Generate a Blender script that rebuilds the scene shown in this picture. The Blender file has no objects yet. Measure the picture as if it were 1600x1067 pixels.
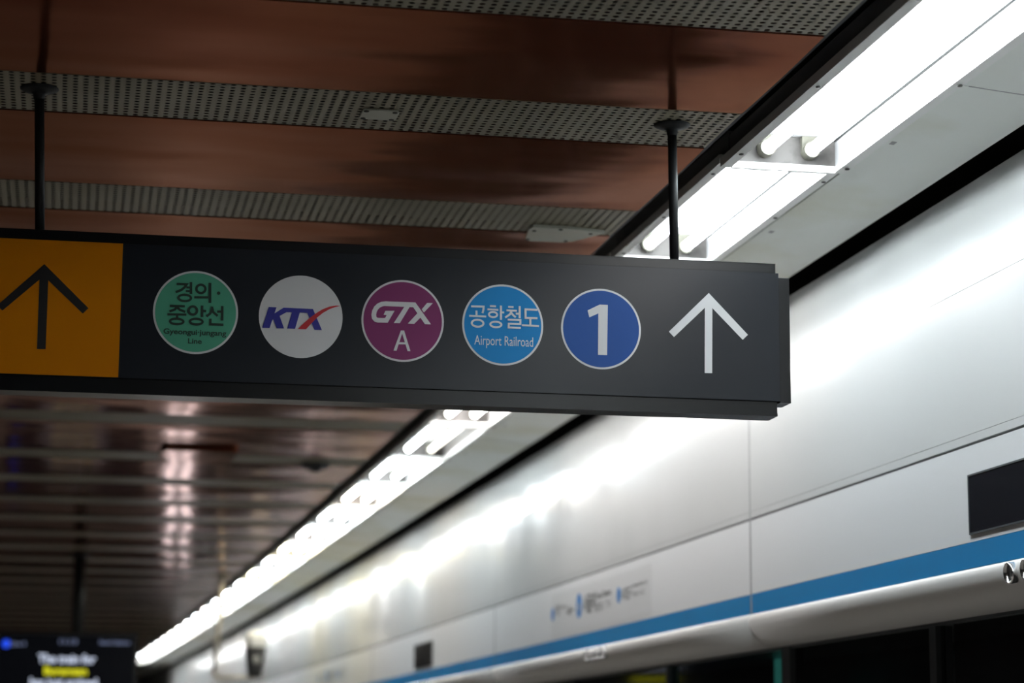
import bpy, bmesh, math, random
from mathutils import Vector, Matrix
from mathutils.geometry import tessellate_polygon
sc = bpy.context.scene
COL = sc.collection
random.seed(7)

# ------------------------------------------------------------------ camera
S = 1.57            # metres per layout unit (one unit = ceiling height above the eye)
EYE = 1.60
IR = 0.00147        # gentle bend of the platform (1/radius in units)
F_PX = 3634.2
PITCH, ROLL, YAW = 0.17934, 0.00551, 0.18791

def cam_matrix():
    cp, sp = math.cos(PITCH), math.sin(PITCH)
    cr, sr = math.cos(ROLL), math.sin(ROLL)
    c, s = math.cos(YAW), math.sin(YAW)
    Rp = Matrix(((1, 0, 0), (0, cp, sp), (0, -sp, cp)))
    Rr = Matrix(((cr, -sr, 0), (sr, cr, 0), (0, 0, 1)))
    Ry = Matrix(((c, -s, 0), (0, 0, -1), (s, c, 0)))
    M = Rr @ Rp @ Ry
    right, down, fwd = M[0], M[1], M[2]
    m = Matrix((right, -down, -fwd)).transposed().to_4x4()
    m.translation = Vector((0, 0, EYE))
    return m

cam_d = bpy.data.cameras.new('camera')
cam = bpy.data.objects.new('camera', cam_d)
COL.objects.link(cam)
cam.matrix_world = cam_matrix()
cam_d.sensor_width = 36.0
cam_d.lens = 36.0 * F_PX / 1600.0
cam_d.clip_start = 0.1
cam_d.clip_end = 300
cam_d.dof.use_dof = True
cam_d.dof.focus_distance = 3.56 * S
cam_d.dof.aperture_fstop = 2.9
sc.camera = cam

# ------------------------------------------------------------------ light and exposure
world = bpy.data.worlds.new('station_air')
sc.world = world
world.use_nodes = True
world.node_tree.nodes['Background'].inputs['Color'].default_value = (0, 0, 0, 1)
world.node_tree.nodes['Background'].inputs['Strength'].default_value = 0.0
sc.view_settings.view_transform = 'Standard'
sc.view_settings.look = 'None'
sc.view_settings.gamma = 1.0
sc.view_settings.use_curve_mapping = False
sc.view_settings.exposure = 0.0
TUBE_POWER = 37.5

# ------------------------------------------------------------------ materials
def mat(name, color, rough=0.5, metal=0.0, emit=None, emit_s=0.0, spec=0.5, bump=None, vary=None, coat=0.0, tint=None):
    m = bpy.data.materials.new(name)
    m.use_nodes = True
    nt = m.node_tree
    b = nt.nodes['Principled BSDF']
    b.inputs['Base Color'].default_value = (*color, 1)
    b.inputs['Roughness'].default_value = rough
    b.inputs['Metallic'].default_value = metal
    b.inputs['Specular IOR Level'].default_value = spec
    if tint: b.inputs['Specular Tint'].default_value = (*tint, 1)
    b.inputs['Coat Weight'].default_value = coat
    b.inputs['Coat Roughness'].default_value = 0.08
    if emit:
        b.inputs['Emission Color'].default_value = (*emit, 1)
        b.inputs['Emission Strength'].default_value = emit_s
    tc = nt.nodes.new('ShaderNodeTexCoord')
    if vary:                      # (other colour, scale, low, high): dirt blotches
        n = nt.nodes.new('ShaderNodeTexNoise')
        n.inputs['Scale'].default_value = vary[1]
        n.inputs['Detail'].default_value = 5
        nt.links.new(tc.outputs['Object'], n.inputs['Vector'])
        r = nt.nodes.new('ShaderNodeMapRange')
        r.inputs['From Min'].default_value = vary[2]
        r.inputs['From Max'].default_value = vary[3]
        nt.links.new(n.outputs['Fac'], r.inputs['Value'])
        mx = nt.nodes.new('ShaderNodeMix')
        mx.data_type = 'RGBA'
        mx.inputs[6].default_value = (*color, 1)
        mx.inputs[7].default_value = (*vary[0], 1)
        nt.links.new(r.outputs[0], mx.inputs[0])
        nt.links.new(mx.outputs[2], b.inputs['Base Color'])
    if bump:                      # (scale vector, strength, distance)
        mp = nt.nodes.new('ShaderNodeMapping')
        mp.inputs['Scale'].default_value = bump[0]
        nt.links.new(tc.outputs['Object'], mp.inputs['Vector'])
        n = nt.nodes.new('ShaderNodeTexNoise')
        n.inputs['Scale'].default_value = 1.0
        n.inputs['Detail'].default_value = 1.5
        nt.links.new(mp.outputs['Vector'], n.inputs['Vector'])
        bp = nt.nodes.new('ShaderNodeBump')
        bp.inputs['Strength'].default_value = bump[1]
        bp.inputs['Distance'].default_value = bump[2]
        nt.links.new(n.outputs['Fac'], bp.inputs['Height'])
        nt.links.new(bp.outputs['Normal'], b.inputs['Normal'])
    return m

def perforated(name, color, px, py, rad):
    """sheet metal with a grid of round holes, see-through to the dark void above"""
    m = mat(name, color, rough=0.4, spec=0.25, vary=((color[0]*.7, color[1]*.68, color[2]*.6), 1.6, .45, .7))
    nt = m.node_tree
    b = nt.nodes['Principled BSDF']
    tc = nt.nodes.new('ShaderNodeTexCoord')
    sep = nt.nodes.new('ShaderNodeSeparateXYZ')
    nt.links.new(tc.outputs['Object'], sep.inputs[0])
    def cell(sock, pitch):
        d = nt.nodes.new('ShaderNodeMath'); d.operation = 'DIVIDE'; d.inputs[1].default_value = pitch
        nt.links.new(sock, d.inputs[0])
        f = nt.nodes.new('ShaderNodeMath'); f.operation = 'FRACT'
        nt.links.new(d.outputs[0], f.inputs[0])
        s = nt.nodes.new('ShaderNodeMath'); s.operation = 'SUBTRACT'; s.inputs[1].default_value = 0.5
        nt.links.new(f.outputs[0], s.inputs[0])
        k = nt.nodes.new('ShaderNodeMath'); k.operation = 'MULTIPLY'; k.inputs[1].default_value = pitch
        nt.links.new(s.outputs[0], k.inputs[0])
        p = nt.nodes.new('ShaderNodeMath'); p.operation = 'POWER'; p.inputs[1].default_value = 2
        a = nt.nodes.new('ShaderNodeMath'); a.operation = 'ABSOLUTE'
        nt.links.new(k.outputs[0], a.inputs[0]); nt.links.new(a.outputs[0], p.inputs[0])
        return p.outputs[0]
    ad = nt.nodes.new('ShaderNodeMath'); ad.operation = 'ADD'
    nt.links.new(cell(sep.outputs[0], px), ad.inputs[0])
    nt.links.new(cell(sep.outputs[1], py), ad.inputs[1])
    g = nt.nodes.new('ShaderNodeMath'); g.operation = 'GREATER_THAN'; g.inputs[1].default_value = rad * rad
    nt.links.new(ad.outputs[0], g.inputs[0])
    nt.links.new(g.outputs[0], b.inputs['Alpha'])
    return m

M = {}
M['brown'] = mat('brown_enamel', (0.190, 0.070, 0.042), rough=0.13, spec=0.2, metal=0.7, tint=(0.68, 0.43, 0.33),
                 bump=((1.3, 3.0, 1.0), 0.30, 0.045), vary=((0.16, 0.05, 0.028), 0.9, .4, .65))
M['reveal'] = mat('dark_red_edge', (0.05, 0.012, 0.008), rough=0.5)
M['perf'] = perforated('perforated_metal', (0.26, 0.23, 0.16), 0.0245, 0.0235, 0.0071)
M['void'] = mat('plenum_black', (0.004, 0.004, 0.004), rough=0.9)
M['channel'] = mat('dark_channel_metal', (0.03, 0.032, 0.036), rough=0.6)
M['soffit'] = mat('stained_soffit', (0.86, 0.89, 0.85), rough=0.5, vary=((0.66, 0.65, 0.47), 1.1, .5, .72))
M['wall'] = mat('satin_white_panel', (0.65, 0.66, 0.66), rough=0.17, spec=0.5, bump=((1.0, .9, .6), 0.30, 0.08))
M['wall_low'] = mat('satin_pale_grey_panel', (0.79, 0.80, 0.815), rough=0.32, spec=0.5)
M['seam'] = mat('seam_dark', (0.012, 0.012, 0.014), rough=0.7)
M['gasket'] = mat('gasket_grey', (0.30, 0.30, 0.31), rough=0.6)
M['seam_grey'] = mat('seam_grey', (0.36, 0.36, 0.37), rough=0.6)
M['blue'] = mat('sky_blue_stripe', (0.006, 0.22, 0.52), rough=0.35)
M['bull'] = mat('rounded_aluminium', (0.88, 0.87, 0.85), rough=0.38, spec=0.5)
M['chrome'] = mat('chrome', (0.8, 0.8, 0.8), rough=0.22, metal=1.0)
M['lens'] = mat('dark_lens', (0.30, 0.30, 0.30), rough=0.15)
M['display'] = mat('dark_display_glass', (0.016, 0.017, 0.022), rough=0.12)
M['trim'] = mat('fixture_grey_trim', (0.85, 0.85, 0.83), rough=0.4)
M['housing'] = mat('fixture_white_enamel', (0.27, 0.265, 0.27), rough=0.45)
M['endplate'] = mat('dimmed_stained_end_plate', (0.085, 0.077, 0.073), rough=0.6, vary=((0.03, 0.026, 0.023), 14.0, .5, .66))  # base darkened in place of weaker tube light; the blotches are stains
M['holder'] = mat('lampholder_plastic', (0.12, 0.115, 0.09), rough=0.5)  # plastic darkened as well, so the tubes beside it do not wash it out
M['screw'] = mat('screw_dark', (0.05, 0.045, 0.04), rough=0.4, metal=0.6)
TC = [('cool', (0.88, 0.97, 1.0)), ('neutral', (1.0, 0.99, 0.97)), ('warm', (1.0, 0.95, 0.86)), ('yellow', (1.0, 0.93, 0.66))]
for n, c in TC:
    M['tube_' + n] = mat('lit_tube_' + n, (0.9, 0.9, 0.9), emit=c, emit_s=TUBE_POWER)
M['tube_dim'] = mat('lit_tube_dim', (0.9, 0.9, 0.88), emit=(1.0, 0.97, 0.85), emit_s=TUBE_POWER * 0.1)
M['sign'] = mat('sign_charcoal', (0.008, 0.009, 0.010), rough=0.27, spec=0.25)
M['sign_face'] = mat('sign_face_charcoal', (0.016, 0.019, 0.024), rough=0.26, spec=0.2)
M['orange'] = mat('sign_orange', (0.60, 0.20, 0.0), rough=0.42, spec=0.12)
M['ink'] = mat('sign_black_ink', (0.008, 0.008, 0.009), rough=0.45)
M['white'] = mat('sign_white', (0.64, 0.645, 0.655), rough=0.4, spec=0.2)
M['b_green'] = mat('badge_green', (0.085, 0.36, 0.235), rough=0.4, spec=0.15)
M['b_dark'] = mat('badge_dark_ink', (0.006, 0.03, 0.018), rough=0.45)
M['b_purple'] = mat('badge_purple', (0.20, 0.035, 0.125), rough=0.4, spec=0.15)
M['b_sky'] = mat('badge_sky_blue', (0.008, 0.21, 0.52), rough=0.4, spec=0.15)
M['b_blue'] = mat('badge_blue', (0.016, 0.075, 0.29), rough=0.4, spec=0.15)
M['k_blue'] = mat('logo_navy', (0.018, 0.02, 0.27), rough=0.4)
M['k_red'] = mat('logo_red', (0.50, 0.012, 0.02), rough=0.4)
M['rod'] = mat('rod_black_steel', (0.014, 0.015, 0.016), rough=0.5, spec=0.22)
M['cover'] = mat('cover_plate_beige', (0.42, 0.42, 0.35), rough=0.5)
M['floor'] = mat('granite_floor', (0.40, 0.37, 0.335), rough=0.4, vary=((0.30, 0.275, 0.25), 40, .4, .6))
M['left'] = mat('dark_stone_wall', (0.045, 0.04, 0.038), rough=0.5)
M['tunnel'] = mat('tunnel_dark', (0.02, 0.021, 0.025), rough=0.8)
M['frame'] = mat('door_frame_grey', (0.10, 0.11, 0.12), rough=0.35, metal=0.4)
M['tvbody'] = mat('tv_black', (0.01, 0.01, 0.011), rough=0.4)
M['tvscreen'] = mat('tv_screen', (0.004, 0.004, 0.005), rough=0.15, spec=0.15, emit=(0.6, 0.7, 1.0), emit_s=0.003)
M['px_white'] = mat('screen_white', (0, 0, 0), emit=(0.72, 0.8, 1.0), emit_s=0.85)
M['px_grey'] = mat('screen_grey', (0, 0, 0), emit=(0.5, 0.6, 1.0), emit_s=0.28)
M['px_yellow'] = mat('screen_yellow', (0, 0, 0), emit=(0.95, 0.93, 0.02), emit_s=0.8)
M['px_blue'] = mat('screen_blue', (0, 0, 0), emit=(0.02, 0.09, 1.0), emit_s=0.9)
M['pole'] = mat('pole_beige', (0.42, 0.38, 0.33), rough=0.4)
M['camwhite'] = mat('camera_white', (0.62, 0.62, 0.64), rough=0.4)
M['camdark'] = mat('camera_dark', (0.05, 0.05, 0.055), rough=0.4)
M['tealsign'] = mat('teal_lit_sign', (0.02, 0.2, 0.18), emit=(0.10, 0.62, 0.52), emit_s=0.45)
M['smalllamp'] = mat('small_white_lamp', (0.8, 0.8, 0.8), emit=(0.9, 0.9, 1.0), emit_s=4)
M['streaklight'] = mat('streak_light', (0.8, 0.8, 0.8), emit=(0.92, 0.92, 1.0), emit_s=16.0)  # glow of the added pillar, only for the streaks in the ceiling
M['greyink'] = mat('grey_ink', (0.16, 0.16, 0.16), rough=0.5)
M['lineblue'] = mat('route_blue', (0.02, 0.22, 0.60), rough=0.4)
M['plate'] = mat('route_strip_film', (0.72, 0.73, 0.74), rough=0.3)
M['train'] = mat('train_body', (0.05, 0.055, 0.06), rough=0.3)
g = mat('door_glass', (0.02, 0.022, 0.026), rough=0.05, spec=0.25)
g.node_tree.nodes['Principled BSDF'].inputs['Transmission Weight'].default_value = 0.0
g.node_tree.nodes['Principled BSDF'].inputs['Alpha'].default_value = 0.55
M['glass'] = g

# ------------------------------------------------------------------ helpers
def W(x, y, z):
    """layout units along the gently bending platform -> metres"""
    return Vector(((x - y * y * IR / 2) * S, y * S, EYE + z * S))

KW = 1.164                   # the door wall was surveyed at its own scale
def WK(x, y, z):
    """wall survey units -> metres"""
    return Vector(((x - y * y * IR / 2) * S * KW, y * S * KW, EYE + z * S * KW))

def WS(x, y, z):
    """soffit: follows the lights on its left edge and the wall on its right edge"""
    t = min(1.0, max(0.0, (x - 1.29) / 0.17))
    b = (1 - t) * y * y * IR / 2 + t * y * y * IR / 2 / KW
    return Vector(((x - b) * S, y * S, EYE + z * S))

def link(name, me, m, parent=None):
    o = bpy.data.objects.new(name, me)
    COL.objects.link(o)
    if m is not None and not me.materials:
        me.materials.append(m)
    if parent is not None:
        o.parent = parent
        o.matrix_parent_inverse = parent.matrix_world.inverted()
    return o

def mesh(name, bm, m, parent=None, smooth=False):
    bmesh.ops.recalc_face_normals(bm, faces=bm.faces)
    me = bpy.data.meshes.new(name)
    bm.to_mesh(me)
    bm.free()
    if smooth:
        for p in me.polygons:
            p.use_smooth = True
    return link(name, me, m, parent)

def tag(o, label=None, cat=None, group=None, kind=None):
    if label: o['label'] = label
    if cat: o['category'] = cat
    if group: o['group'] = group
    if kind: o['kind'] = kind
    return o

def empty(name, loc=(0, 0, 0), rz=0.0):
    o = bpy.data.objects.new(name, None)
    o.empty_display_size = 0.05
    COL.objects.link(o)
    o.location = loc
    o.rotation_euler = (0, 0, rz)
    o.matrix_world = Matrix.Translation(Vector(loc)) @ Matrix.Rotation(rz, 4, 'Z')
    return o

def add_box(bm, x0, x1, y0, y1, z0, z1, f=lambda x, y, z: Vector((x, y, z)), ny=1, skip=()):
    """box in any coordinate frame, cut into ny pieces along y so that it can bend"""
    rings = []
    for i in range(ny + 1):
        y = y0 + (y1 - y0) * i / ny
        rings.append([bm.verts.new(f(x, y, z)) for x, z in ((x0, z0), (x1, z0), (x1, z1), (x0, z1))])
    for a, b in zip(rings, rings[1:]):
        for k in range(4):
            if k in skip: continue
            bm.faces.new((a[k], a[(k+1) % 4], b[(k+1) % 4], b[k]))
    bm.faces.new(rings[0][::-1]); bm.faces.new(rings[-1])

def add_profile(bm, prof, y0, y1, ny, thick=(0.01, 0.0), f=W, closed=False):
    """extrude an x-z profile along the platform as a thin bent sheet with real thickness"""
    ring = list(prof)
    if not closed:
        ring = ring + [(x + thick[0], z + thick[1]) for x, z in reversed(prof)]
    rings = []
    for i in range(ny + 1):
        y = y0 + (y1 - y0) * i / ny
        rings.append([bm.verts.new(f(x, y, z)) for x, z in ring])
    n = len(ring)
    for a, b in zip(rings, rings[1:]):
        for k in range(n):
            bm.faces.new((a[k], a[(k+1) % n], b[(k+1) % n], b[k]))
    bm.faces.new(rings[0][::-1]); bm.faces.new(rings[-1])

def add_cyl(bm, p, q, r0, r1=None, n=20, caps=True):
    p, q = Vector(p), Vector(q)
    r1 = r0 if r1 is None else r1
    d = (q - p).normalized()
    u = d.orthogonal().normalized(); v = d.cross(u)
    A = [bm.verts.new(p + (u*math.cos(t) + v*math.sin(t)) * r0) for t in [2*math.pi*i/n for i in range(n)]]
    B = [bm.verts.new(q + (u*math.cos(t) + v*math.sin(t)) * r1) for t in [2*math.pi*i/n for i in range(n)]]
    for i in range(n):
        bm.faces.new((A[i], A[(i+1) % n], B[(i+1) % n], B[i]))
    if caps:
        bm.faces.new(A[::-1]); bm.faces.new(B)

def add_lathe(bm, c, axis, prof, n=28):
    """revolve (radius, along) pairs about an axis through c"""
    c = Vector(c); d = Vector(axis).normalized()
    u = d.orthogonal().normalized(); v = d.cross(u)
    rings = []
    for r, a in prof:
        if r < 1e-6:
            rings.append([bm.verts.new(c + d*a)])
        else:
            rings.append([bm.verts.new(c + d*a + (u*math.cos(2*math.pi*i/n) + v*math.sin(2*math.pi*i/n))*r) for i in range(n)])
    for A, B in zip(rings, rings[1:]):
        if len(A) == 1 and len(B) == 1: continue
        for i in range(n):
            j = (i+1) % n
            if len(A) == 1: bm.faces.new((A[0], B[j], B[i]))
            elif len(B) == 1: bm.faces.new((A[i], A[j], B[0]))
            else: bm.faces.new((A[i], A[j], B[j], B[i]))

def flat(bm, pts, y, th, f):
    """thin flat piece (a film or a painted plate) of outline pts (x, z); front at y, thickness th away from the viewer"""
    a = [bm.verts.new(f(x, y, z)) for x, z in pts]
    b = [bm.verts.new(f(x, y + th, z)) for x, z in pts]
    n = len(pts)
    for t in tessellate_polygon([[Vector((x, z, 0)) for x, z in pts]]):
        bm.faces.new([a[k] for k in t])
    for i in range(n):
        bm.faces.new((a[i], b[i], b[(i+1) % n], a[(i+1) % n]))

def stroke_pts(pts, w):
    """outline of a mitred polyline stroke"""
    P = [Vector((p[0], p[1])) for p in pts]
    L, R = [], []
    for i, p in enumerate(P):
        d0 = (P[i] - P[i-1]).normalized() if i else None
        d1 = (P[i+1] - P[i]).normalized() if i < len(P)-1 else None
        if d0 is None: n, k = Vector((-d1.y, d1.x)), 1
        elif d1 is None: n, k = Vector((-d0.y, d0.x)), 1
        else:
            a, b = Vector((-d0.y, d0.x)), Vector((-d1.y, d1.x))
            n = (a + b).normalized(); k = min(1/max(n.dot(a), .35), 2.2)
        L.append(p + n*w/2*k); R.append(p - n*w/2*k)
    return L, R

def add_stroke(bm, pts, w, y, th, f):
    L, R = stroke_pts(pts, w)
    va = [(bm.verts.new(f(l.x, y, l.y)), bm.verts.new(f(r.x, y, r.y))) for l, r in zip(L, R)]
    vb = [(bm.verts.new(f(l.x, y+th, l.y)), bm.verts.new(f(r.x, y+th, r.y))) for l, r in zip(L, R)]
    for i in range(len(va)-1):
        bm.faces.new((va[i][0], va[i][1], va[i+1][1], va[i+1][0]))
        bm.faces.new((va[i][0], va[i+1][0], vb[i+1][0], vb[i][0]))
        bm.faces.new((va[i][1], vb[i][1], vb[i+1][1], va[i+1][1]))
    for e in (0, -1):
        bm.faces.new((va[e][0], va[e][1], vb[e][1], vb[e][0]))

def add_ring(bm, c, rx, rz, w, y, th, f, n=48):
    """elliptical ring, w = stroke width; a disc if the stroke fills it"""
    o = [(c[0] + (rx+w/2)*math.cos(2*math.pi*i/n), c[1] + (rz+w/2)*math.sin(2*math.pi*i/n)) for i in range(n)]
    if rx - w/2 <= 0.0008:
        flat(bm, o, y, th, f); return
    k = [(c[0] + (rx-w/2)*math.cos(2*math.pi*i/n), c[1] + (rz-w/2)*math.sin(2*math.pi*i/n)) for i in range(n)]
    A = [bm.verts.new(f(x, y, z)) for x, z in o]; B = [bm.verts.new(f(x, y, z)) for x, z in k]
    C = [bm.verts.new(f(x, y+th, z)) for x, z in o]; D = [bm.verts.new(f(x, y+th, z)) for x, z in k]
    for i in range(n):
        j = (i+1) % n
        bm.faces.new((A[i], A[j], B[j], B[i])); bm.faces.new((A[i], C[i], C[j], A[j])); bm.faces.new((B[i], B[j], D[j], D[i]))

def art_mesh(name, items, y, th, f, m, parent):
    bm = bmesh.new()
    for i, it in enumerate(items):
        y -= 0.00003              # films overlap without sharing a plane
        if it[0] == 's': add_stroke(bm, it[1], it[2], y, th, f)
        elif it[0] == 'e': add_ring(bm, it[1], it[2], it[3], it[4], y, th, f)
        else: flat(bm, it[1], y, th, f)
    me = bpy.data.meshes.new(name); bm.to_mesh(me); bm.free()
    return link(name, me, m, parent)

def text_mesh(name, body, m, place, parent=None, bold=0.0, extrude=0.0):
    """lettering as a flat mesh; place(u, v) maps the text box (0..1, baseline 0..cap height 1) to 3-D"""
    cu = bpy.data.curves.new(name, 'FONT')
    cu.body = body
    cu.size = 1.0
    cu.offset = bold
    cu.resolution_u = 6
    o = bpy.data.objects.new(name, cu)
    COL.objects.link(o)
    dg = bpy.context.evaluated_depsgraph_get()
    dg.update()
    me = bpy.data.meshes.new_from_object(o.evaluated_get(dg))
    bpy.data.objects.remove(o)
    xs = [v.co.x for v in me.vertices]
    x0, x1 = min(xs), max(xs)
    H = 0.73                      # cap height of the built-in face at size 1
    for v in me.vertices:
        v.co = place((v.co.x - x0) / (x1 - x0), v.co.y / H)
    me.materials.clear()
    return link(name, me, m, parent)

# outlines of the lettering and logos on the sign face, in sign drawing units
ART = {'gj': [('s', [(0.1457, 0.714),(0.161, 0.7141),(0.1579, 0.7092),(0.1529, 0.7048),(0.1448, 0.7012)], 0.00368),('s', [(0.1672, 0.7177),(0.1677, 0.6995)], 0.00397),('s', [(0.1606, 0.7093),(0.1674, 0.7093)], 0.00324),('s', [(0.1599, 0.7036),(0.1676, 0.7037)], 0.00324),('e', (0.1586, 0.6929), 0.0094, 0.0049, 0.00368),('e', (0.1826, 0.7079), 0.0068, 0.0064, 0.00368),('s', [(0.1729, 0.6944),(0.1941, 0.6953)], 0.00353),('s', [(0.1961, 0.7179),(0.1968, 0.6868)], 0.00412),('e', (0.2096, 0.7024), 0.0013, 0.0013, 0.00265),('s', [(0.1365, 0.6796),(0.1592, 0.6798)], 0.00353),('s', [(0.1476, 0.6793),(0.1445, 0.6744),(0.1363, 0.671)], 0.00368),('s', [(0.1477, 0.6778),(0.1517, 0.6743),(0.16, 0.6712)], 0.00368),('s', [(0.1333, 0.6665),(0.1619, 0.667)], 0.00353),('s', [(0.1479, 0.6666),(0.1481, 0.6606)], 0.00353),('e', (0.1476, 0.656), 0.01, 0.0042, 0.00368),('e', (0.1714, 0.6739), 0.0063, 0.0063, 0.00368),('s', [(0.1851, 0.6821),(0.1856, 0.6644)], 0.00382),('s', [(0.1853, 0.6738),(0.1914, 0.6737)], 0.00353),('e', (0.1771, 0.6569), 0.0094, 0.0043, 0.00368),('s', [(0.2003, 0.6812),(0.1999, 0.6756),(0.1977, 0.6703),(0.1923, 0.6656)], 0.00368),('s', [(0.2004, 0.6786),(0.202, 0.6727),(0.2091, 0.667)], 0.00368),('s', [(0.2156, 0.6825),(0.216, 0.6602)], 0.00397),('s', [(0.2082, 0.6737),(0.2158, 0.6739)], 0.00353),('s', [(0.1982, 0.6624),(0.1985, 0.6536),(0.2182, 0.6537)], 0.00368)], 'gj_t1': [(0.1283, 0.6367),(0.2228, 0.6371),(0.1281, 0.645)], 'gj_t2': [(0.1655, 0.623),(0.1862, 0.6234),(0.1653, 0.6311)], 'ktx_b': [('p', [(0.2863, 0.6843),(0.2982, 0.6843),(0.2953, 0.6746),(0.3089, 0.684),(0.354, 0.684),(0.3684, 0.6517),(0.3571, 0.6516),(0.3455, 0.6775),(0.334, 0.6776),(0.3273, 0.6519),(0.3152, 0.6518),(0.322, 0.6774),(0.3135, 0.6773),(0.3033, 0.6709),(0.3105, 0.6518),(0.2992, 0.6518),(0.2939, 0.665),(0.2923, 0.6645),(0.2884, 0.6516),(0.2771, 0.6516)])], 'ktx_r': [('p', [(0.3314, 0.6516),(0.344, 0.6518),(0.3518, 0.661),(0.3604, 0.6706),(0.3692, 0.6782),(0.3794, 0.6846),(0.3882, 0.6883),(0.3963, 0.6906),(0.3896, 0.6908),(0.3793, 0.6887),(0.369, 0.6842),(0.3588, 0.6774),(0.3487, 0.6691),(0.34, 0.6609)])], 'gtx': [('s', [(0.4659, 0.6971),(0.4605, 0.6962),(0.4553, 0.6936),(0.4516, 0.6897),(0.449, 0.6843),(0.4481, 0.6789),(0.4489, 0.674),(0.4512, 0.6715),(0.4549, 0.6705),(0.4669, 0.6708)], 0.00721),('p', [(0.466, 0.6857),(0.4802, 0.6863),(0.4699, 0.6673),(0.4639, 0.6671),(0.4643, 0.6743),(0.466, 0.6749),(0.4682, 0.6793),(0.4634, 0.6796)]),('p', [(0.4656, 0.7007),(0.5126, 0.7009),(0.5093, 0.6933),(0.4658, 0.6933)]),('p', [(0.4957, 0.6938),(0.5039, 0.6937),(0.4887, 0.6673),(0.4793, 0.6671)]),('p', [(0.5038, 0.7006),(0.5126, 0.7009),(0.5373, 0.6675),(0.5278, 0.6674),(0.509, 0.6936),(0.5039, 0.6934)]),('p', [(0.5164, 0.6845),(0.5213, 0.6779),(0.5112, 0.6672),(0.5013, 0.6673)]),('p', [(0.5309, 0.7009),(0.5399, 0.701),(0.5261, 0.6857),(0.5226, 0.6904)])], 'gtx_a': [('p', [(0.4905, 0.6558),(0.4955, 0.656),(0.4957, 0.6525),(0.4928, 0.6518),(0.4843, 0.624),(0.4795, 0.6241)]),('p', [(0.491, 0.6558),(0.4956, 0.656),(0.5059, 0.624),(0.5014, 0.6242),(0.4925, 0.6514)]),('p', [(0.4865, 0.6373),(0.4995, 0.6376),(0.5005, 0.6345),(0.4853, 0.6341)])], 'ar': [('s', [(0.6002, 0.6986),(0.6199, 0.6989),(0.6196, 0.6942),(0.6182, 0.6885)], 0.00309),('s', [(0.6087, 0.6922),(0.6088, 0.6834)], 0.00309),('s', [(0.5973, 0.6835),(0.624, 0.6833)], 0.00294),('e', (0.6106, 0.6722), 0.0092, 0.0055, 0.00309),('s', [(0.6299, 0.7003),(0.6394, 0.7002)], 0.00294),('s', [(0.626, 0.6948),(0.6432, 0.6947)], 0.00294),('e', (0.6349, 0.6869), 0.0065, 0.0041, 0.00294),('s', [(0.6473, 0.7016),(0.6474, 0.6792)], 0.00324),('s', [(0.6473, 0.6911),(0.6525, 0.6909)], 0.00294),('e', (0.6394, 0.6714), 0.0088, 0.0043, 0.00309),('s', [(0.6588, 0.7001),(0.6672, 0.7)], 0.00294),('s', [(0.6561, 0.6945),(0.6726, 0.6944)], 0.00294),('s', [(0.6644, 0.6942),(0.6615, 0.6883),(0.6542, 0.683)], 0.00309),('s', [(0.6638, 0.6907),(0.6668, 0.6873),(0.6708, 0.6841)], 0.00309),('s', [(0.677, 0.702),(0.6771, 0.6829)], 0.00324),('s', [(0.6708, 0.6899),(0.6771, 0.6899)], 0.00294),('s', [(0.6581, 0.6798),(0.6782, 0.6799),(0.6782, 0.6735),(0.6598, 0.6733),(0.6596, 0.6674),(0.6788, 0.6674)], 0.00294),('s', [(0.7053, 0.6973),(0.6863, 0.6972),(0.6864, 0.6837),(0.7054, 0.6839)], 0.00324),('s', [(0.694, 0.6834),(0.6941, 0.6721)], 0.00324),('s', [(0.6807, 0.672),(0.7079, 0.6715)], 0.00294)], 'ar_t': [(0.6057, 0.6385),(0.6987, 0.6384),(0.6056, 0.6544)], 'one': [('p', [(0.8051, 0.71),(0.8182, 0.7101),(0.817, 0.6297),(0.8024, 0.6296),(0.803, 0.6958),(0.7885, 0.6889),(0.7857, 0.6999)])], 'arrow_r': [('p', [(0.983, 0.7364),(1.0466, 0.6715),(1.0381, 0.6631),(0.9886, 0.7124),(0.9872, 0.6076),(0.975, 0.6075),(0.9763, 0.7123),(0.9255, 0.6631),(0.9173, 0.6714)])], 'arrow_l': [('p', [(-0.0523, 0.7357),(0.0155, 0.671),(0.0073, 0.6623),(-0.0456, 0.7112),(-0.0452, 0.6059),(-0.058, 0.6057),(-0.0587, 0.7116),(-0.111, 0.662),(-0.1194, 0.6693)])]}

# ------------------------------------------------------------------ the setting
Y0, Y1 = -9.0, 36.0
def NY(a, b): return max(1, int((b - a) / 1.0))

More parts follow.
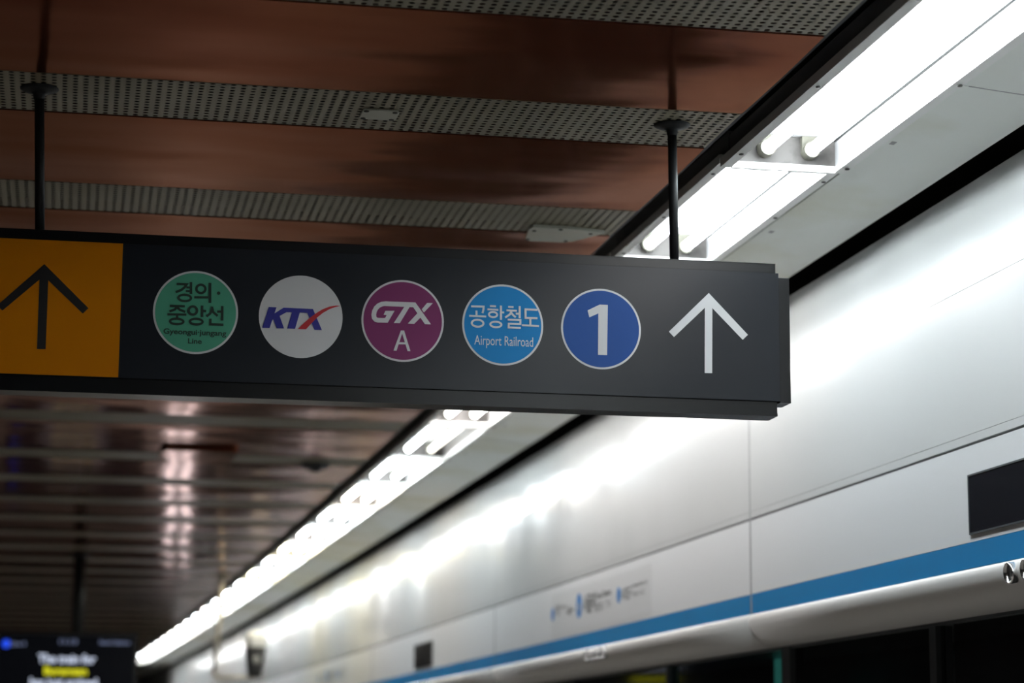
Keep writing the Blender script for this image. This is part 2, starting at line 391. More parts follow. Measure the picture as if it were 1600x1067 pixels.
# ceiling: wide brown enamelled panels between narrow perforated strips
X_END, X_FAR = 1.015, -5.1
centres = [2.875, 3.49, 4.155, 4.84, 5.53, 6.22, 6.92, 7.79, 8.50]
y = 9.2
while y < Y1: centres.append(y); y += 0.70
y = 2.875 - 0.66
while y > Y0: centres.insert(0, y); y -= 0.66
HW = 0.1025
ceil = tag(empty('ceiling', (0, 0, EYE + S)), kind='structure')
def rail_panel(name, y0, y1, z0, z1, m, parent, lip=True):
    bm = bmesh.new()
    add_box(bm, X_FAR, X_END, y0, y1, z0, z1, W)
    return mesh(name, bm, m, parent)
prev = Y0 - .3
for i, c in enumerate(centres):
    if c - HW - 0.006 > prev:
        bm = bmesh.new()
        # slightly bowed brown pan with turned-up edges
        n = 8
        a, b = prev + 0.006, c - HW - 0.006
        prof = []
        for k in range(n+1):
            t = k/n
            prof.append((a + (b-a)*t, 1.0 - 0.0016*math.sin(math.pi*t)))
        top = [(b, 1.02), (a, 1.02)]
        ring = prof + top
        L = [bm.verts.new(W(X_FAR, yy, zz)) for yy, zz in ring]
        R = [bm.verts.new(W(X_END, yy, zz)) for yy, zz in ring]
        q = len(ring)
        for k in range(q): bm.faces.new((L[k], L[(k+1) % q], R[(k+1) % q], R[k]))
        bm.faces.new(L[::-1]); bm.faces.new(R)
        mesh('brown_panel', bm, M['brown'], ceil)
    rail_panel('edge_reveal', c - HW - 0.0065, c - HW, 1.002, 1.018, M['reveal'], ceil)
    rail_panel('edge_reveal', c + HW, c + HW + 0.0065, 1.002, 1.018, M['reveal'], ceil)
    # perforated sheet: object origin at its centre so that the hole grid follows the sheet
    st = bpy.data.objects.new('perforated_strip', None)
    bm = bmesh.new()
    f = lambda x, yy, z: W(x, yy, z) - W(0, c, 1.0)
    add_box(bm, X_FAR, X_END, c - HW, c + HW, 1.0006, 1.0016, f)
    bmesh.ops.recalc_face_normals(bm, faces=bm.faces)
    me = bpy.data.meshes.new('perforated_strip'); bm.to_mesh(me); bm.free()
    me.materials.append(M['perf'])
    bpy.data.objects.remove(st)
    st = bpy.data.objects.new('perforated_strip', me); COL.objects.link(st)
    st.parent = ceil; st.location = W(0, c, 1.0) - ceil.location
    prev = c + HW
bm = bmesh.new()
add_box(bm, X_FAR, 1.62, Y0, Y1, 1.10, 1.14, W, NY(Y0, Y1))
mesh('ceiling_slab', bm, M['void'], ceil)

bm = bmesh.new()
add_box(bm, 1.0205, 1.0285, Y0, Y1, 1.008, 1.099, W, NY(Y0, Y1)*2)
tag(mesh('trim_1', bm, M['channel']), kind='structure')

# soffit between the lights and the wall, in sheets with joints
soff = tag(empty('trim_2', W(1.33, 3.2, .97)), kind='structure')
yj = 3.16
ks = [yj + 3.95*k for k in range(-4, 9)]
for a, b in zip(ks, ks[1:]):
    bm = bmesh.new()
    add_profile(bm, [(1.286, 0.9985), (1.365, 0.9912), (1.4440, 0.984)], a + .0015, b - .0015, 8, thick=(0.0, 0.004), f=WS)
    mesh('soffit_sheet', bm, M['soffit'], soff)
    bm = bmesh.new()
    add_profile(bm, [(1.300, 0.9969), (1.440, 0.9839)], b - .002, b + .002, 1, thick=(0.0, 0.0004), f=WS)
    mesh('joint_strip', bm, M['seam_grey'], soff)
    for k in range(6):
        yy = a + (b-a)*(k+.5)/6
        bm = bmesh.new()
        add_profile(bm, [(1.298, 0.9969), (1.306, 0.9962)], yy - .008, yy + .008, 1, thick=(0, 0.0008), f=WS)
        mesh('fixing_clip', bm, M['seam_grey'], soff)

# right wall: tall white header of the platform screen doors
wr = tag(empty('wall_right', WK(1.26, 4.17, -.87)), kind='structure')
PITCH_M = 2.525
mods = [4.17 + PITCH_M*k for k in range(-5, 12)]
XW = 1.26
bull = [(XW, 0.2735), (XW - .0035, .272), (XW - .0062, .268), (XW - .0066, .261), (XW - .0045, .250), (XW + .001, .239), (XW + .009, .229), (XW + .022, .2195), (XW + .05, .215)]
def wall_part(name, prof, m, a, b, smooth=False):
    bm = bmesh.new(); add_profile(bm, prof, a + .0016, b - .0016, 5, f=WK); mesh(name, bm, m, wr, smooth=smooth)
for a, b in zip(mods, mods[1:]):
    wall_part('top_panel', [(XW, .6760), (XW + .0146, .834)], M['wall'], a, b)
    wall_part('upper_panel', [(XW, .4640), (XW, .6748)], M['wall'], a, b)
    wall_part('ledge_strip', [(XW, .4515), (XW, .4633)], M['wall'], a, b)
    wall_part('fascia_panel', [(XW, .311), (XW, .4475)], M['wall_low'], a, b)
    wall_part('blue_stripe', [(XW, .2745), (XW, .3105)], M['blue'], a, b)
    wall_part('rounded_edge', bull, M['bull'], a, b, True)
    bm = bmesh.new(); add_profile(bm, [(XW - .0003, .2745), (XW - .0003, .6755), (XW + .0142, .8335)], b - .004, b + .004, 1, thick=(.008, 0), f=WK); mesh('joint_gasket', bm, M['gasket'], wr)
bm = bmesh.new(); add_box(bm, XW + .022, XW + .05, mods[0], mods[-1], .232, .815, WK, 60); mesh('seam_backing', bm, M['seam'], wr)
bm = bmesh.new(); add_box(bm, XW + .06, XW + .08, mods[0], mods[-1], .70, .95, WK, 60); mesh('dark_gap', bm, M['void'], wr)
bm = bmesh.new(); add_box(bm, XW + .055, 1.55, mods[0], mods[-1], .2155, .2285, WK, 60); mesh('header_underside', bm, M['frame'], wr)

# screen doors under the header: posts and panes, the dark track behind them
ZF = -1.019 / KW
for a in mods[:-1]:
    if a < -2 or a > 14: continue
    for dy, w in ((-.045, .05), (-.77, .028), (-1.72, .028)):
        bm = bmesh.new(); add_box(bm, 1.318, 1.345, a + dy, a + dy + w, ZF, .215, WK); mesh('door_post', bm, M['frame'], wr)
    for y0, y1 in ((.006, .76), (.80, 1.70), (1.75, 2.47)):
        bm = bmesh.new(); add_box(bm, 1.326, 1.332, a + y0, a + y1, ZF + .002, .214, WK); mesh('glass_pane', bm, M['glass'], wr)
    bm = bmesh.new(); add_box(bm, 1.316, 1.347, a + .006, a + 2.47, .2105, .2148, WK); mesh('door_rail', bm, M['frame'], wr)
bm = bmesh.new(); add_box(bm, 1.95, 2.0, mods[0], mods[-1], -1.3, .95, WK, 45); tag(mesh('wall_tunnel', bm, M['tunnel']), kind='structure')
bm = bmesh.new(); add_box(bm, X_FAR, 1.53, Y0, Y1, -1.06, -1.019, W, NY(Y0, Y1)); tag(mesh('floor', bm, M['floor']), kind='structure')
bm = bmesh.new(); add_box(bm, X_FAR - .06, X_FAR, Y0, Y1, -1.06, 1.12, W, NY(Y0, Y1)); tag(mesh('wall_left', bm, M['left']), kind='structure')
bm = bmesh.new(); add_box(bm, X_FAR, 1.9, Y1, Y1 + .05, -1.06, 1.12, W); tag(mesh('wall_far', bm, M['left']), kind='structure')
bm = bmesh.new(); add_box(bm, X_FAR, 1.9, Y0 - .05, Y0, -1.06, 1.12, W); tag(mesh('wall_back', bm, M['left']), kind='structure')

# ------------------------------------------------------------------ fluorescent light fittings
FL = 0.784 * S        # length of one fitting in metres
XC = 1.1705
w_o, w_i = 0.1085 * S, 0.0905 * S      # outer / inner half width
DEP = 0.051 * S
def bx(bm, *a): add_box(bm, *a)
def make_fixture():
    r = empty('light_fixture')
    bm = bmesh.new()                     # frame: four trims hanging a little below the body
    t = 0.006
    bx(bm, -w_o, -w_i, -FL, 0, -0.009, t + .010)
    bx(bm, w_i, w_o, -FL, 0, -0.009, t)
    bx(bm, -w_i, w_i, -0.012, 0, -0.012, t)
    bx(bm, -w_i, w_i, -FL, -FL + 0.012, -0.012, t)
    mesh('trim_frame', bm, M['trim'], r)
    bm = bmesh.new()                     # trough open below
    bx(bm, -w_i - .002, w_i + .002, -FL, 0, DEP, DEP + .002)
    bx(bm, w_i, w_i + .002, -FL, 0, t, DEP)
    bx(bm, -w_i - .002, -w_i, -FL, 0, t, DEP)
    mesh('housing', bm, M['housing'], r)
    bm = bmesh.new(); bx(bm, w_i - .003, w_i - .0002, -FL + .014, -.014, DEP - .0085, DEP - .0005)
    mesh('reflector_seam', bm, M['void'], r)
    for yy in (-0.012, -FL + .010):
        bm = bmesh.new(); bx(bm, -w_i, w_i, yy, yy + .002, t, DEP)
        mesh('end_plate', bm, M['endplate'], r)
    for k, x in enumerate((-0.0335*S, 0.0435*S)):
        zc = 0.0255 * S
        bm = bmesh.new(); add_cyl(bm, (x, -0.042, zc), (x, -FL + .042, zc), 0.0155, n=20)
        mesh('fluorescent_tube', bm, M['tube_neutral'], r, smooth=True)
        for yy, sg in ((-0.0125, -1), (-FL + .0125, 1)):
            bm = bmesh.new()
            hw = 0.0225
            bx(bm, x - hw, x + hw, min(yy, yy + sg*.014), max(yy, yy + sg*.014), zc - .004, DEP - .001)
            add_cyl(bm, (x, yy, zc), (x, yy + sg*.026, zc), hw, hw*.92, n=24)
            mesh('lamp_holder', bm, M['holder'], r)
    for x, yy in ((-w_o + .012, -.12), (w_o - .012, -.05), (-w_o + .012, -FL*.5), (w_o - .012, -FL*.55), (-w_o + .012, -FL + .1), (w_o - .012, -FL + .12)):
        bm = bmesh.new()
        add_lathe(bm, (x, yy, -0.012), (0, 0, -1), [(0.0065, 0), (0.006, .002), (0, .0035)], n=12)
        mesh('screw', bm, M['screw'], r)
    
    return r
proto = make_fixture()
def children(o): return [c for c in bpy.data.objects if c.parent == o]
kids = children(proto)
# one entry per fitting counted from the nearest full one; tubes' tint, sag
tints = {0: 'cool', 1: 'cool', 2: 'neutral', 3: 'neutral', 4: 'neutral', 5: 'cool', 6: 'cool', 7: 'warm', 8: 'cool', 9: 'neutral', 10: 'yellow', 11: 'cool', 12: 'yellow', 13: 'cool', 14: 'neutral', 15: 'cool', 16: 'warm'}
places = []
tube_me = {}
for k in ('cool', 'neutral', 'warm', 'yellow', 'dim'):
    me = [c for c in kids if c.name.startswith('fluorescent_tube')][0].data
    tube_me[k] = {}
def tube_mesh(src, kind):
    key = src.name
    if key not in tube_me[kind]:
        m2 = src.copy(); m2.materials.clear(); m2.materials.append(M['tube_' + kind]); tube_me[kind][key] = m2
    return tube_me[kind][key]
ORD = ['nearest', 'second', 'third', 'fourth', 'fifth', 'sixth', 'seventh', 'eighth', 'ninth', 'tenth', 'eleventh', 'twelfth',
       'thirteenth', 'fourteenth', 'fifteenth', 'sixteenth', 'seventeenth', 'eighteenth', 'nineteenth', 'twentieth',
       'twenty-first', 'twenty-second', 'twenty-third', 'twenty-fourth', 'twenty-fifth', 'twenty-sixth', 'twenty-seventh', 'twenty-eighth', 'twenty-ninth', 'thirtieth']
SAG = {0: -.006, 1: .002, 2: .003, 3: .001, 5: -.001}
STEP = 0.79
NF = 27
first_used = False
for k in range(-7, NF):
    ye = 3.665 + STEP * k - (.2 if k < 0 else 0)
    rz = (ye - STEP/2) * IR
    loc = W(XC, ye, 1.0 + SAG.get(k, 0.002))
    if not first_used:
        r = proto; first_used = True; r.location = loc; r.rotation_euler.z = rz; pairs = [(c, c) for c in kids]
    else:
        r = proto.copy(); COL.objects.link(r); r.location = loc; r.rotation_euler.z = rz; pairs = []
        for c in kids:
            d = c.copy(); COL.objects.link(d); d.parent = r; pairs.append((c, d))
    tint = tints.get(k, random.choice(['cool', 'neutral', 'neutral', 'warm']))
    if k == 0: r.scale.y = 1.255
    n = 0
    for src, d in pairs:
        if d.name.startswith('fluorescent_tube'):
            base = src.data if src.data.name in [x for x in bpy.data.meshes.keys()] else src.data
            kind = tint
            if k == 5 and n == 1: kind = 'dim'
            if not d is src or True:
                d['_t'] = 1
            d['_k'] = kind; n += 1
    if k < 0:
        lab = 'bright twin-tube ceiling light of the wall-side row, overhead and behind the viewer'
        gp = 'ceiling lights behind the viewer'
    else:
        gp = 'twin-tube ceiling lights in a row beside the white wall'
        if k == 0: lab = 'nearest twin-tube ceiling light, largest and brightest, running out of the top right corner'
        elif k == 1: lab = 'second twin-tube ceiling light, just above the hanging sign and crossed by its rod'
        elif k == 5: lab = 'twin-tube ceiling light below the sign with one tube dim beside a bright one'
        else: lab = '%s twin-tube ceiling light, counted from the viewer along the white wall' % ORD[k]
    tag(r, lab, 'ceiling light', gp)
# give every tube the mesh of its tint
src_names = [c.data.name for c in kids if c.name.startswith('fluorescent_tube')]
base_me = {nm: bpy.data.meshes[nm] for nm in src_names}
for o in list(bpy.data.objects):
    if '_k' in o.keys():
        kind = o['_k']; nm = o.data.name
        o.data = tube_mesh(base_me[nm], kind)
        del o['_k']; del o['_t']

# ------------------------------------------------------------------ the hanging direction sign
YS = 3.445
QS = YS / 3.5
def SF(x, y, z):            # sign drawing coordinates (units at depth 3.5) -> metres
    return Vector((x*QS*S, YS*S + y, EYE + z*QS*S))
sign = tag(empty('hanging_sign', SF(0.43, .04, .543)), 'long charcoal hanging direction sign with five round line badges and two arrows on black rods', 'sign')
XL, XR = -0.262, 1.0985
D = 0.078
bm = bmesh.new(); add_box(bm, XL, XR - .004, .006, D - .004, .560, .776, SF); mesh('body', bm, M['sign'], sign)
bm = bmesh.new(); add_box(bm, XL, XR, -.0015, .006, .5665, .7735, SF); mesh('face_panel', bm, M['sign_face'], sign)
bm = bmesh.new()
add_box(bm, XL - .004, XR - .004, .003, D - .003, .7745, .7893, SF); add_box(bm, XL - .004, XR - .004, .0015, .005, .7885, .7893, SF)
mesh('top_rail', bm, M['sign'], sign)
bm = bmesh.new()
add_box(bm, XL - .004, XR - .004, .004, D, .5425, .5655, SF); add_box(bm, XL - .004, XR - .004, .0015, .004, .5425, .5475, SF)
mesh('bottom_rail', bm, M['sign'], sign)
for a, b in ((XR + .0008, XR + .0185), (XL - .019, XL - .0008)):
    bm = bmesh.new(); add_box(bm, a, b, .002, D, .5645, .7665, SF); mesh('end_cap', bm, M['sign'], sign)
bm = bmesh.new(); add_box(bm, XL + .0005, .0633, -.0022, -.0015, .5672, .7730, SF)
op = mesh('orange_panel', bm, M['orange'], sign)
art_mesh('arrow_up', ART['arrow_l'], -.0028, .0006, SF, M['ink'], op)
art_mesh('arrow_up', ART['arrow_r'], -.0021, .0006, SF, M['white'], sign)['label'] = 'white upward arrow'
LY = -0.0021
def disc(name, c, r, y, th, m, parent):
    bm = bmesh.new(); n = 72
    flat(bm, [(c[0] + r*math.cos(2*math.pi*i/n), c[1] + r*math.sin(2*math.pi*i/n)) for i in range(n)], y, th, SF)
    me = bpy.data.meshes.new(name); bm.to_mesh(me); bm.free()
    return link(name, me, m, parent)
RB = 0.0642
badges = [(.1758, 'b_green', 'green badge of the Gyeongui-Jungang Line'), (.3358, None, 'white badge with a navy and red train logo'), (.4934, 'b_purple', 'purple badge lettered GTX A'),
          (.6506, 'b_sky', 'sky blue Airport Railroad badge'), (.8076, 'b_blue', 'blue badge with a white figure 1')]
BO = []
for x, mm, lab in badges:
    c = (x, .6713)
    b = disc('line_badge', c, RB, LY, .0006, M['white'], sign); b['label'] = lab
    if mm: disc('badge_field', c, RB - .0031, LY - .0005, .0005, M[mm], b)
    BO.append(b)
Y2 = LY - .0011
art_mesh('korean_lettering', ART['gj'], Y2, .0005, SF, M['b_dark'], BO[0])
def sign_text(name, body, t, m, parent, bold=0.0):
    (x0, z0), (x1, z1), (x2, z2) = t
    h = z2 - z0
    def place(u, v): return SF(x0 + (x1 - x0)*u, Y2, z0 + (z1 - z0)*u*0.0 + h*v)
    return text_mesh(name, body, m, place, parent, bold)
sign_text('english_lettering', 'Gyeongui\u00b7jungang', ART['gj_t1'], M['b_dark'], BO[0], .022)
sign_text('english_lettering', 'Line', ART['gj_t2'], M['b_dark'], BO[0], .022)
art_mesh('train_logo', ART['ktx_b'], Y2, .0005, SF, M['k_blue'], BO[1])
art_mesh('logo_swoosh', ART['ktx_r'], Y2 - .0005, .0005, SF, M['k_red'], BO[1])
art_mesh('train_logo', ART['gtx'], Y2, .0005, SF, M['white'], BO[2])
art_mesh('letter', ART['gtx_a'], Y2, .0005, SF, M['white'], BO[2])
art_mesh('korean_lettering', ART['ar'], Y2, .0005, SF, M['white'], BO[3])
sign_text('english_lettering', 'Airport Railroad', ART['ar_t'], M['white'], BO[3], 0.0)
art_mesh('numeral', ART['one'], Y2, .0005, SF, M['white'], BO[4])
# peeling film on the lower and upper edge of the face
def rodpair(xt, xb):
    top = Vector((xt*S, 3.469*S, EYE + S*1.0005)); bot = Vector((xb*S, (YS + .024)*S, EYE + .7893*QS*S))
    bm = bmesh.new(); add_cyl(bm, bot, top, .0114, n=24); r = mesh('hanging_rod', bm, M['rod'], sign, smooth=True)
    bm = bmesh.new(); add_lathe(bm, top, (0, 0, -1), [(0, -.001), (.0455, -.001), (.0450, .003), (.036, .007), (.0215, .0105), (.0145, .015), (.0125, .026), (.0114, .028)], n=36)
    mesh('ceiling_flange', bm, M['rod'], r, smooth=True)
rodpair(.9168, .9190)
rodpair(-.0702, -.0605)

# ------------------------------------------------------------------ small things on the ceiling
def cover(name, corners, th, label, cat, m='cover', screws=()):
    c = sum((W(x, yy, 1.0) for x, yy in corners), Vector()) / len(corners)
    r = tag(empty(name, c), label, cat)
    bm = bmesh.new()
    lo = [bm.verts.new(W(x, yy, 1.0) - Vector((0, 0, th))) for x, yy in corners]
    hi = [bm.verts.new(W(x, yy, 1.0) + Vector((0, 0, -.0004))) for x, yy in corners]
    bm.faces.new(lo)
    bm.faces.new(hi[::-1])
    n = len(lo)
    for i in range(n): bm.faces.new((lo[i], hi[i], hi[(i+1) % n], lo[(i+1) % n]))
    mesh('plate', bm, M[m], r)
    for x, yy in screws:
        bm = bmesh.new(); add_lathe(bm, W(x, yy, 1.0) - Vector((0, 0, th)), (0, 0, -1), [(.0065, 0), (.006, .002), (0, .003)], n=14)
        mesh('screw', bm, M['screw'], r)
    return r
cover('junction_cover', [(.433, 3.474), (.487, 3.474), (.490, 3.482), (.490, 3.520), (.486, 3.527), (.436, 3.527), (.432, 3.520), (.432, 3.480)], .004,
      'small rectangular beige cover plate on the perforated strip left of the right rod', 'cover plate', screws=((.438, 3.480), (.483, 3.480), (.438, 3.521), (.483, 3.521)))
cover('speaker_cover', [(.850, 4.192), (.915, 4.192), (.992, 4.212), (.985, 4.232), (.948, 4.300), (.930, 4.310), (.868, 4.312), (.856, 4.300), (.846, 4.215)], .009,
      'pale irregular cover plate on the perforated strip just above the hanging sign', 'cover plate', screws=((.858, 4.222), (.905, 4.202), (.860, 4.295), (.968, 4.225), (.935, 4.295)))
cover('access_hatch', [(.325, 7.54), (.340, 7.515), (.555, 7.515), (.570, 7.54), (.570, 7.74), (.555, 7.77), (.340, 7.77), (.325, 7.74)], .022,
      'brown raised rectangular hatch on the ceiling below the sign', 'hatch', m='brown')
sm = tag(empty('smoke_detector', W(.86, 7.86, 1.0)), 'small dark round detector on the brown ceiling below the sign', 'smoke detector')
bm = bmesh.new(); add_lathe(bm, W(.86, 7.86, 1.0), (0, 0, -1), [(.078, 0), (.078, .012), (.06, .026), (.0, .028)], n=32); mesh('base', bm, M['channel'], sm, smooth=False)
bm = bmesh.new(); add_lathe(bm, W(.86, 7.86, 1.0) - Vector((0, 0, .0282)), (0, 0, -1), [(.034, 0), (.034, .012), (0, .02)], n=24); mesh('sensor', bm, M['channel'], sm)

# ------------------------------------------------------------------ things on the wall
def wallrect(bm, y0, y1, z0, z1, x=XW, th=.003):
    add_box(bm, x - th, x - .0002, y0, y1, z0, z1, WK, 3)
for k, (y1, lab) in enumerate(((3.1035, 'dark display screen on the white wall at the right edge of the photo'), (8.1635, 'small dark display screen on the wall far down the platform'),
                    (13.22, 'very distant dark display on the wall beyond the security camera'))):
    y0 = y1 - .375
    r = tag(empty('wall_display', WK(XW, (y0+y1)/2, .324)), lab, 'display', 'dark displays along the door header')
    bm = bmesh.new(); wallrect(bm, y0, y1, .3235, .4035, th=.0022)
    mesh('screen', bm, M['display'], r)
    bm = bmesh.new()
    for a in ((y0 - .0025, y1 + .0025, .3210, .3235), (y0 - .0025, y1 + .0025, .4035, .4060), (y0 - .0025, y0, .3235, .4035), (y1, y1 + .0025, .3235, .4035)):
        wallrect(bm, *a, th=.0030)
    mesh('bezel', bm, M['frame'], r)

def WT(y_start, y_end, z0, h):      # text on the wall: reads from far (y_start, left) to near (y_end)
    return lambda u, v: WK(XW - .0012, y_start + (y_end - y_start)*u, z0 + h*v)
def wf(x, y, z):                    # flat art on the wall: x runs towards the viewer
    return WK(XW - .0012 + y, -x, z)
for base, lab in ((4.90, 'pale route strip with blue dots and station names above the blue stripe'), (9.96, 'far route strip with blue dots, faint, low on the wall at the photo bottom')):
    r = tag(empty('route_sign', WK(XW, base + .5, .318)), lab, 'sign', 'station name strips above the blue stripe')
    bm = bmesh.new(); wallrect(bm, base, base + 1.02, .3175, .4285, th=.0007)
    mesh('backing', bm, M['plate'], r)
    d = base - 4.90
    for yy, zz, rr in ((5.903, .378, .0165), (5.600, .381, .0300), (5.194, .379, .0180)):
        bm = bmesh.new(); n = 32
        flat(bm, [(-(yy + d) + rr*math.cos(2*math.pi*i/n), zz + rr*math.sin(2*math.pi*i/n)) for i in range(n)], 0, .0006, wf)
        mesh('station_dot', bm, M['lineblue'], r)
    text_mesh('station_number', '426', M['white'], lambda u, v: WK(XW - .0020, 5.616 + d - .032*u, .370 + .020*v), r, .02)
    text_mesh('arrow', '\u2190', M['greyink'], WT(5.735 + d, 5.655 + d, .366, .022), r, .03)
    text_mesh('station_name', '\ud68c\ud604', M['greyink'], WT(5.872 + d, 5.815 + d, .374, .022), r, .01)
    text_mesh('english_name', 'Hoehyeon', M['greyink'], WT(5.805 + d, 5.735 + d, .386, .010), r, .01)
    text_mesh('station_name', '\uc11c\uc6b8\uc5ed', M['greyink'], WT(5.552 + d, 5.425 + d, .362, .036), r, .03)
    text_mesh('english_name', 'Seoul Station', M['greyink'], WT(5.415 + d, 5.268 + d, .386, .015), r, .03)
    text_mesh('chinese_name', '\u9996\u5c14\u7ad9', M['greyink'], WT(5.415 + d, 5.350 + d, .356, .018), r, .0)
    text_mesh('japanese_name', '\u30bd\u30a6\u30eb', M['greyink'], WT(5.330 + d, 5.268 + d, .358, .018), r, .0)
    text_mesh('station_name', '\uc219\ub300\uc785\uad6c', M['greyink'], WT(5.168 + d, 5.072 + d, .366, .024), r, .01)
    text_mesh('english_name', "Sookmyung Women's Univ.", M['greyink'], WT(5.062 + d, 4.930 + d, .388, .008), r, .02)
    text_mesh('chinese_name', '\u6dd1\u5927\u5165\u53e3', M['greyink'], WT(5.062 + d, 4.960 + d, .367, .009), r, .0)

# chrome rings in fours under the stripe
ringset = {5.311: 'the four under the near route strip', 2.782: 'the group under the dark display, right edge', 7.834: 'the distant group under the small display', 10.359: 'the most distant group'}
for y0, where in ringset.items():
    for k in range(4):
        yy = y0 + .0555*k
        c = WK(XW - .006, yy, .2555)
        word = ['nearest', 'second nearest', 'third nearest', 'farthest'][k]
        r = tag(empty('indicator_lamp', c), '%s chrome-ringed indicator of %s' % (word, where), 'indicator', 'chrome indicators: ' + where)
        ax = Vector((-1, 0, -.10))
        bm = bmesh.new(); add_lathe(bm, c, ax, [(.0260, -.012), (.0270, .010), (.0258, .015), (.0230, .015), (.0220, .003), (.0220, -.006)], n=32)
        mesh('chrome_ring', bm, M['chrome'], r, smooth=True)
        bm = bmesh.new(); add_lathe(bm, c, ax, [(.0225, -.004), (.0222, .003), (.013, .007), (0, .008)], n=28)
        mesh('lens', bm, M['lens'], r, smooth=True)

# dark train standing behind the doors, lamp and teal panel in the track area
tr = tag(empty('train_car', WK(1.62, 4.0, -1.0)), 'dark train side seen through the screen door glass below the header', 'train')
bm = bmesh.new(); add_profile(bm, [(1.56, -.82), (1.545, -.4), (1.545, .12), (1.58, .30), (1.66, .38), (1.80, .40), (1.86, .40), (1.86, -.82)], -3.0, 12.4, 14, f=WK, closed=True); mesh('car_body', bm, M['train'], tr)
for k in range(-1, 5):
    a = 4.17 + 2.525*k
    for y0, y1 in ((.25, .95), (1.55, 2.2)):
        bm = bmesh.new(); add_box(bm, 1.5405, 1.5445, a + y0, a + y1, -.28, .10, WK); mesh('window', bm, M['display'], tr)
t = tag(empty('lit_panel', WK(1.46, 4.66, .05)), 'thin teal lit panel hanging behind the screen door glass', 'panel')
bm = bmesh.new(); add_box(bm, 1.470, 1.480, 4.625, 4.700, .05, .2305, WK); mesh('panel_face', bm, M['tealsign'], t)
bm = bmesh.new(); add_box(bm, 1.480, 1.486, 4.620, 4.705, .045, .2345, WK); mesh('panel_frame', bm, M['frame'], t)
t = tag(empty('track_lamp', WK(1.47, 4.52, .225)), 'tiny white lamp glowing behind the screen door glass beside the teal panel', 'lamp')
bm = bmesh.new(); add_lathe(bm, WK(1.47, 4.52, .226), (0, -1, 0), [(0, -.05), (.010, -.045), (.014, 0), (.010, .03), (0, .035)], n=16); mesh('bulb', bm, M['smalllamp'], t, smooth=True)
bm = bmesh.new(); add_cyl(bm, WK(1.47, 4.52, .2345), WK(1.47, 4.52, .262), .012, n=14); mesh('lamp_base', bm, M['frame'], t)

# ------------------------------------------------------------------ information screen far down the platform
YT = 11.6
bend = YT*YT*IR/2
def TF(px, pz, dy=0.0):              # from screen-local inches of the picture grid: unit = layout unit
    return Vector((px*S, YT*S + dy, EYE + pz*S))
tv = tag(empty('information_screen', TF(.0115, .22)), 'black hanging train information screen with glowing white and yellow text, lower left', 'screen')
bm = bmesh.new(); add_box(bm, -.327, .350, 0, .085, .216, .6145, lambda x, y, z: TF(x, z, y)); mesh('casing', bm, M['tvbody'], tv)
bm = bmesh.new(); add_box(bm, -.315, .338, -.003, 0, .230, .600, lambda x, y, z: TF(x, z, y)); scr = mesh('screen', bm, M['tvscreen'], tv)
def tvtext(name, body, m, cx, w, z0, h, bold=.03):
    return text_mesh(name, body, M[m], lambda u, v: TF(cx - w/2 + w*u, z0 + h*v, -.006), scr, bold)
k = 11.6/3634.2
tvtext('white_text', 'The train for', 'px_white', .0135, 86*k, .468, .042, .035)
tvtext('yellow_text', 'Buramsan', 'px_yellow', .009, 64*k, .411, .040, .035)
tvtext('white_text', 'has just arrived.', 'px_white', .0075, 104*k, .354, .042, .035)
tvtext('clock_text', '11:13', 'px_grey', .0165, 26*k, .560, .022, .03)
tvtext('header_text', 'Line 4', 'px_grey', -.222, 22*k, .548, .020, .03)
tvtext('header_text', 'Seoul Station', 'px_grey', .239, 46*k, .561, .018, .03)
bm = bmesh.new(); n = 24
flat(bm, [(-.279 + .020*math.cos(2*math.pi*i/n), .556 + .020*math.sin(2*math.pi*i/n)) for i in range(n)], -.006, .002, lambda x, y, z: TF(x, z, y))
mesh('line_dot', bm, M['px_blue'], scr)
bm = bmesh.new(); add_cyl(bm, TF(.058, .61, .04), TF(.058, .999, .04), .045, n=20); rr = mesh('hanging_rod', bm, M['rod'], tv, smooth=True)
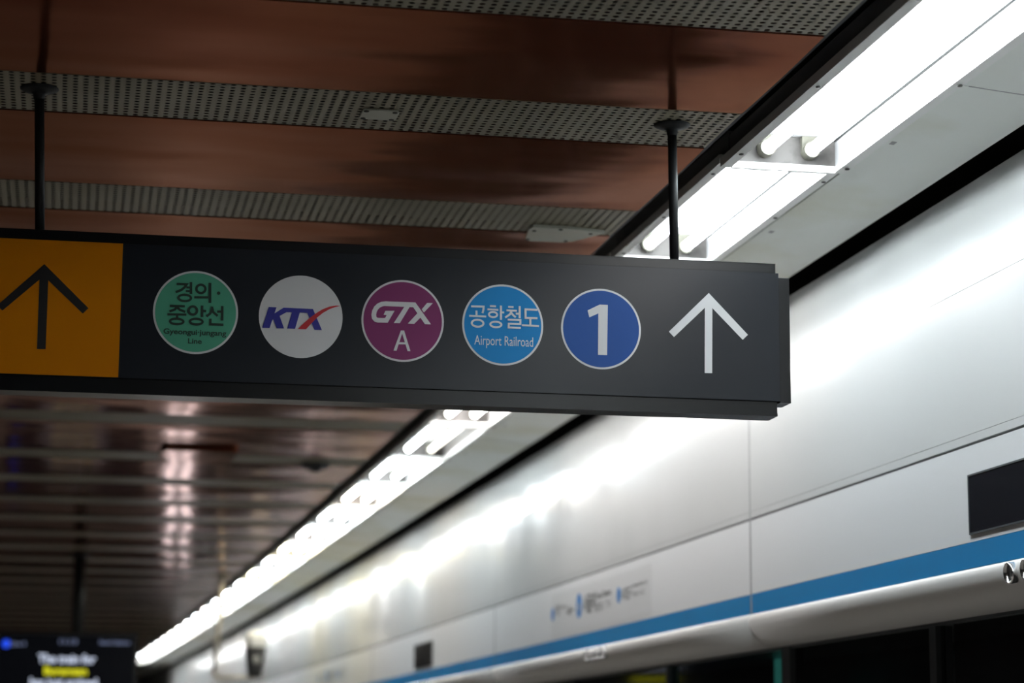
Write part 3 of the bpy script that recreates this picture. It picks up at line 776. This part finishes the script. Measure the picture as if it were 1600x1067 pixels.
bm = bmesh.new(); add_lathe(bm, TF(.058, 1.0, .04), (0, 0, -1), [(.08, 0), (.08, .01), (.03, .03)], n=28); mesh('ceiling_flange', bm, M['rod'], rr)

# ------------------------------------------------------------------ security camera on a pole
YC = 12.9
def CF(x, z, dy=0.0): return Vector((x*S, YC*S + dy, EYE + z*S))
cc = tag(empty('security_camera', CF(.83, 1.0)), 'distant white and dark security camera on a thin beige ceiling pole', 'camera')
bm = bmesh.new(); add_cyl(bm, CF(.838, .9995), CF(.806, .462), .021, n=18); add_cyl(bm, CF(.806, .470), CF(.835, .446), .021, n=14); add_cyl(bm, CF(.830, .448), CF(1.03, .452), .021, n=16)
mesh('pole', bm, M['pole'], cc, smooth=True)
bm = bmesh.new(); add_lathe(bm, CF(.838, 1.0), (0, 0, -1), [(.06, 0), (.06, .008), (.021, .03)], n=24); mesh('ceiling_flange', bm, M['pole'], cc)
bm = bmesh.new(); add_lathe(bm, CF(1.03, .452), (0, 0, 1), [(0, 0), (.058, .005), (.075, .08), (.093, .245), (.0925, .262)], n=30); mesh('camera_body', bm, M['camdark'], cc, smooth=True)
bm = bmesh.new(); add_lathe(bm, CF(1.03, .452), (0, 0, 1), [(.093, .262), (.095, .30), (.088, .355), (.06, .392), (0, .405)], n=30); mesh('white_cap', bm, M['camwhite'], cc, smooth=True)
bm = bmesh.new(); add_lathe(bm, CF(1.03, .452) + Vector((0, -.075, .15)), (0, -1, 0), [(.036, -.02), (.034, .012), (.02, .02), (0, .021)], n=20); mesh('lens', bm, M['lens'], cc, smooth=True)

# ------------------------------------------------------------------ unseen lit pillar, added to put two bright streaks in the ceiling
pl_ = tag(empty('streak_pillar', W(1.05, 18, -1.019)), 'added unseen pillar with two upright light strips, making bright streaks in the ceiling', 'pillar')
bm = bmesh.new(); add_box(bm, .96, 1.14, 18.01, 18.10, -1.019, .26, W); mesh('added_pillar_body', bm, M['frame'], pl_)
for x in (.995, 1.115):
    bm = bmesh.new(); add_box(bm, x - .008, x + .008, 18.0, 18.009, -.75, .22, W); mesh('added_light_strip', bm, M['streaklight'], pl_)
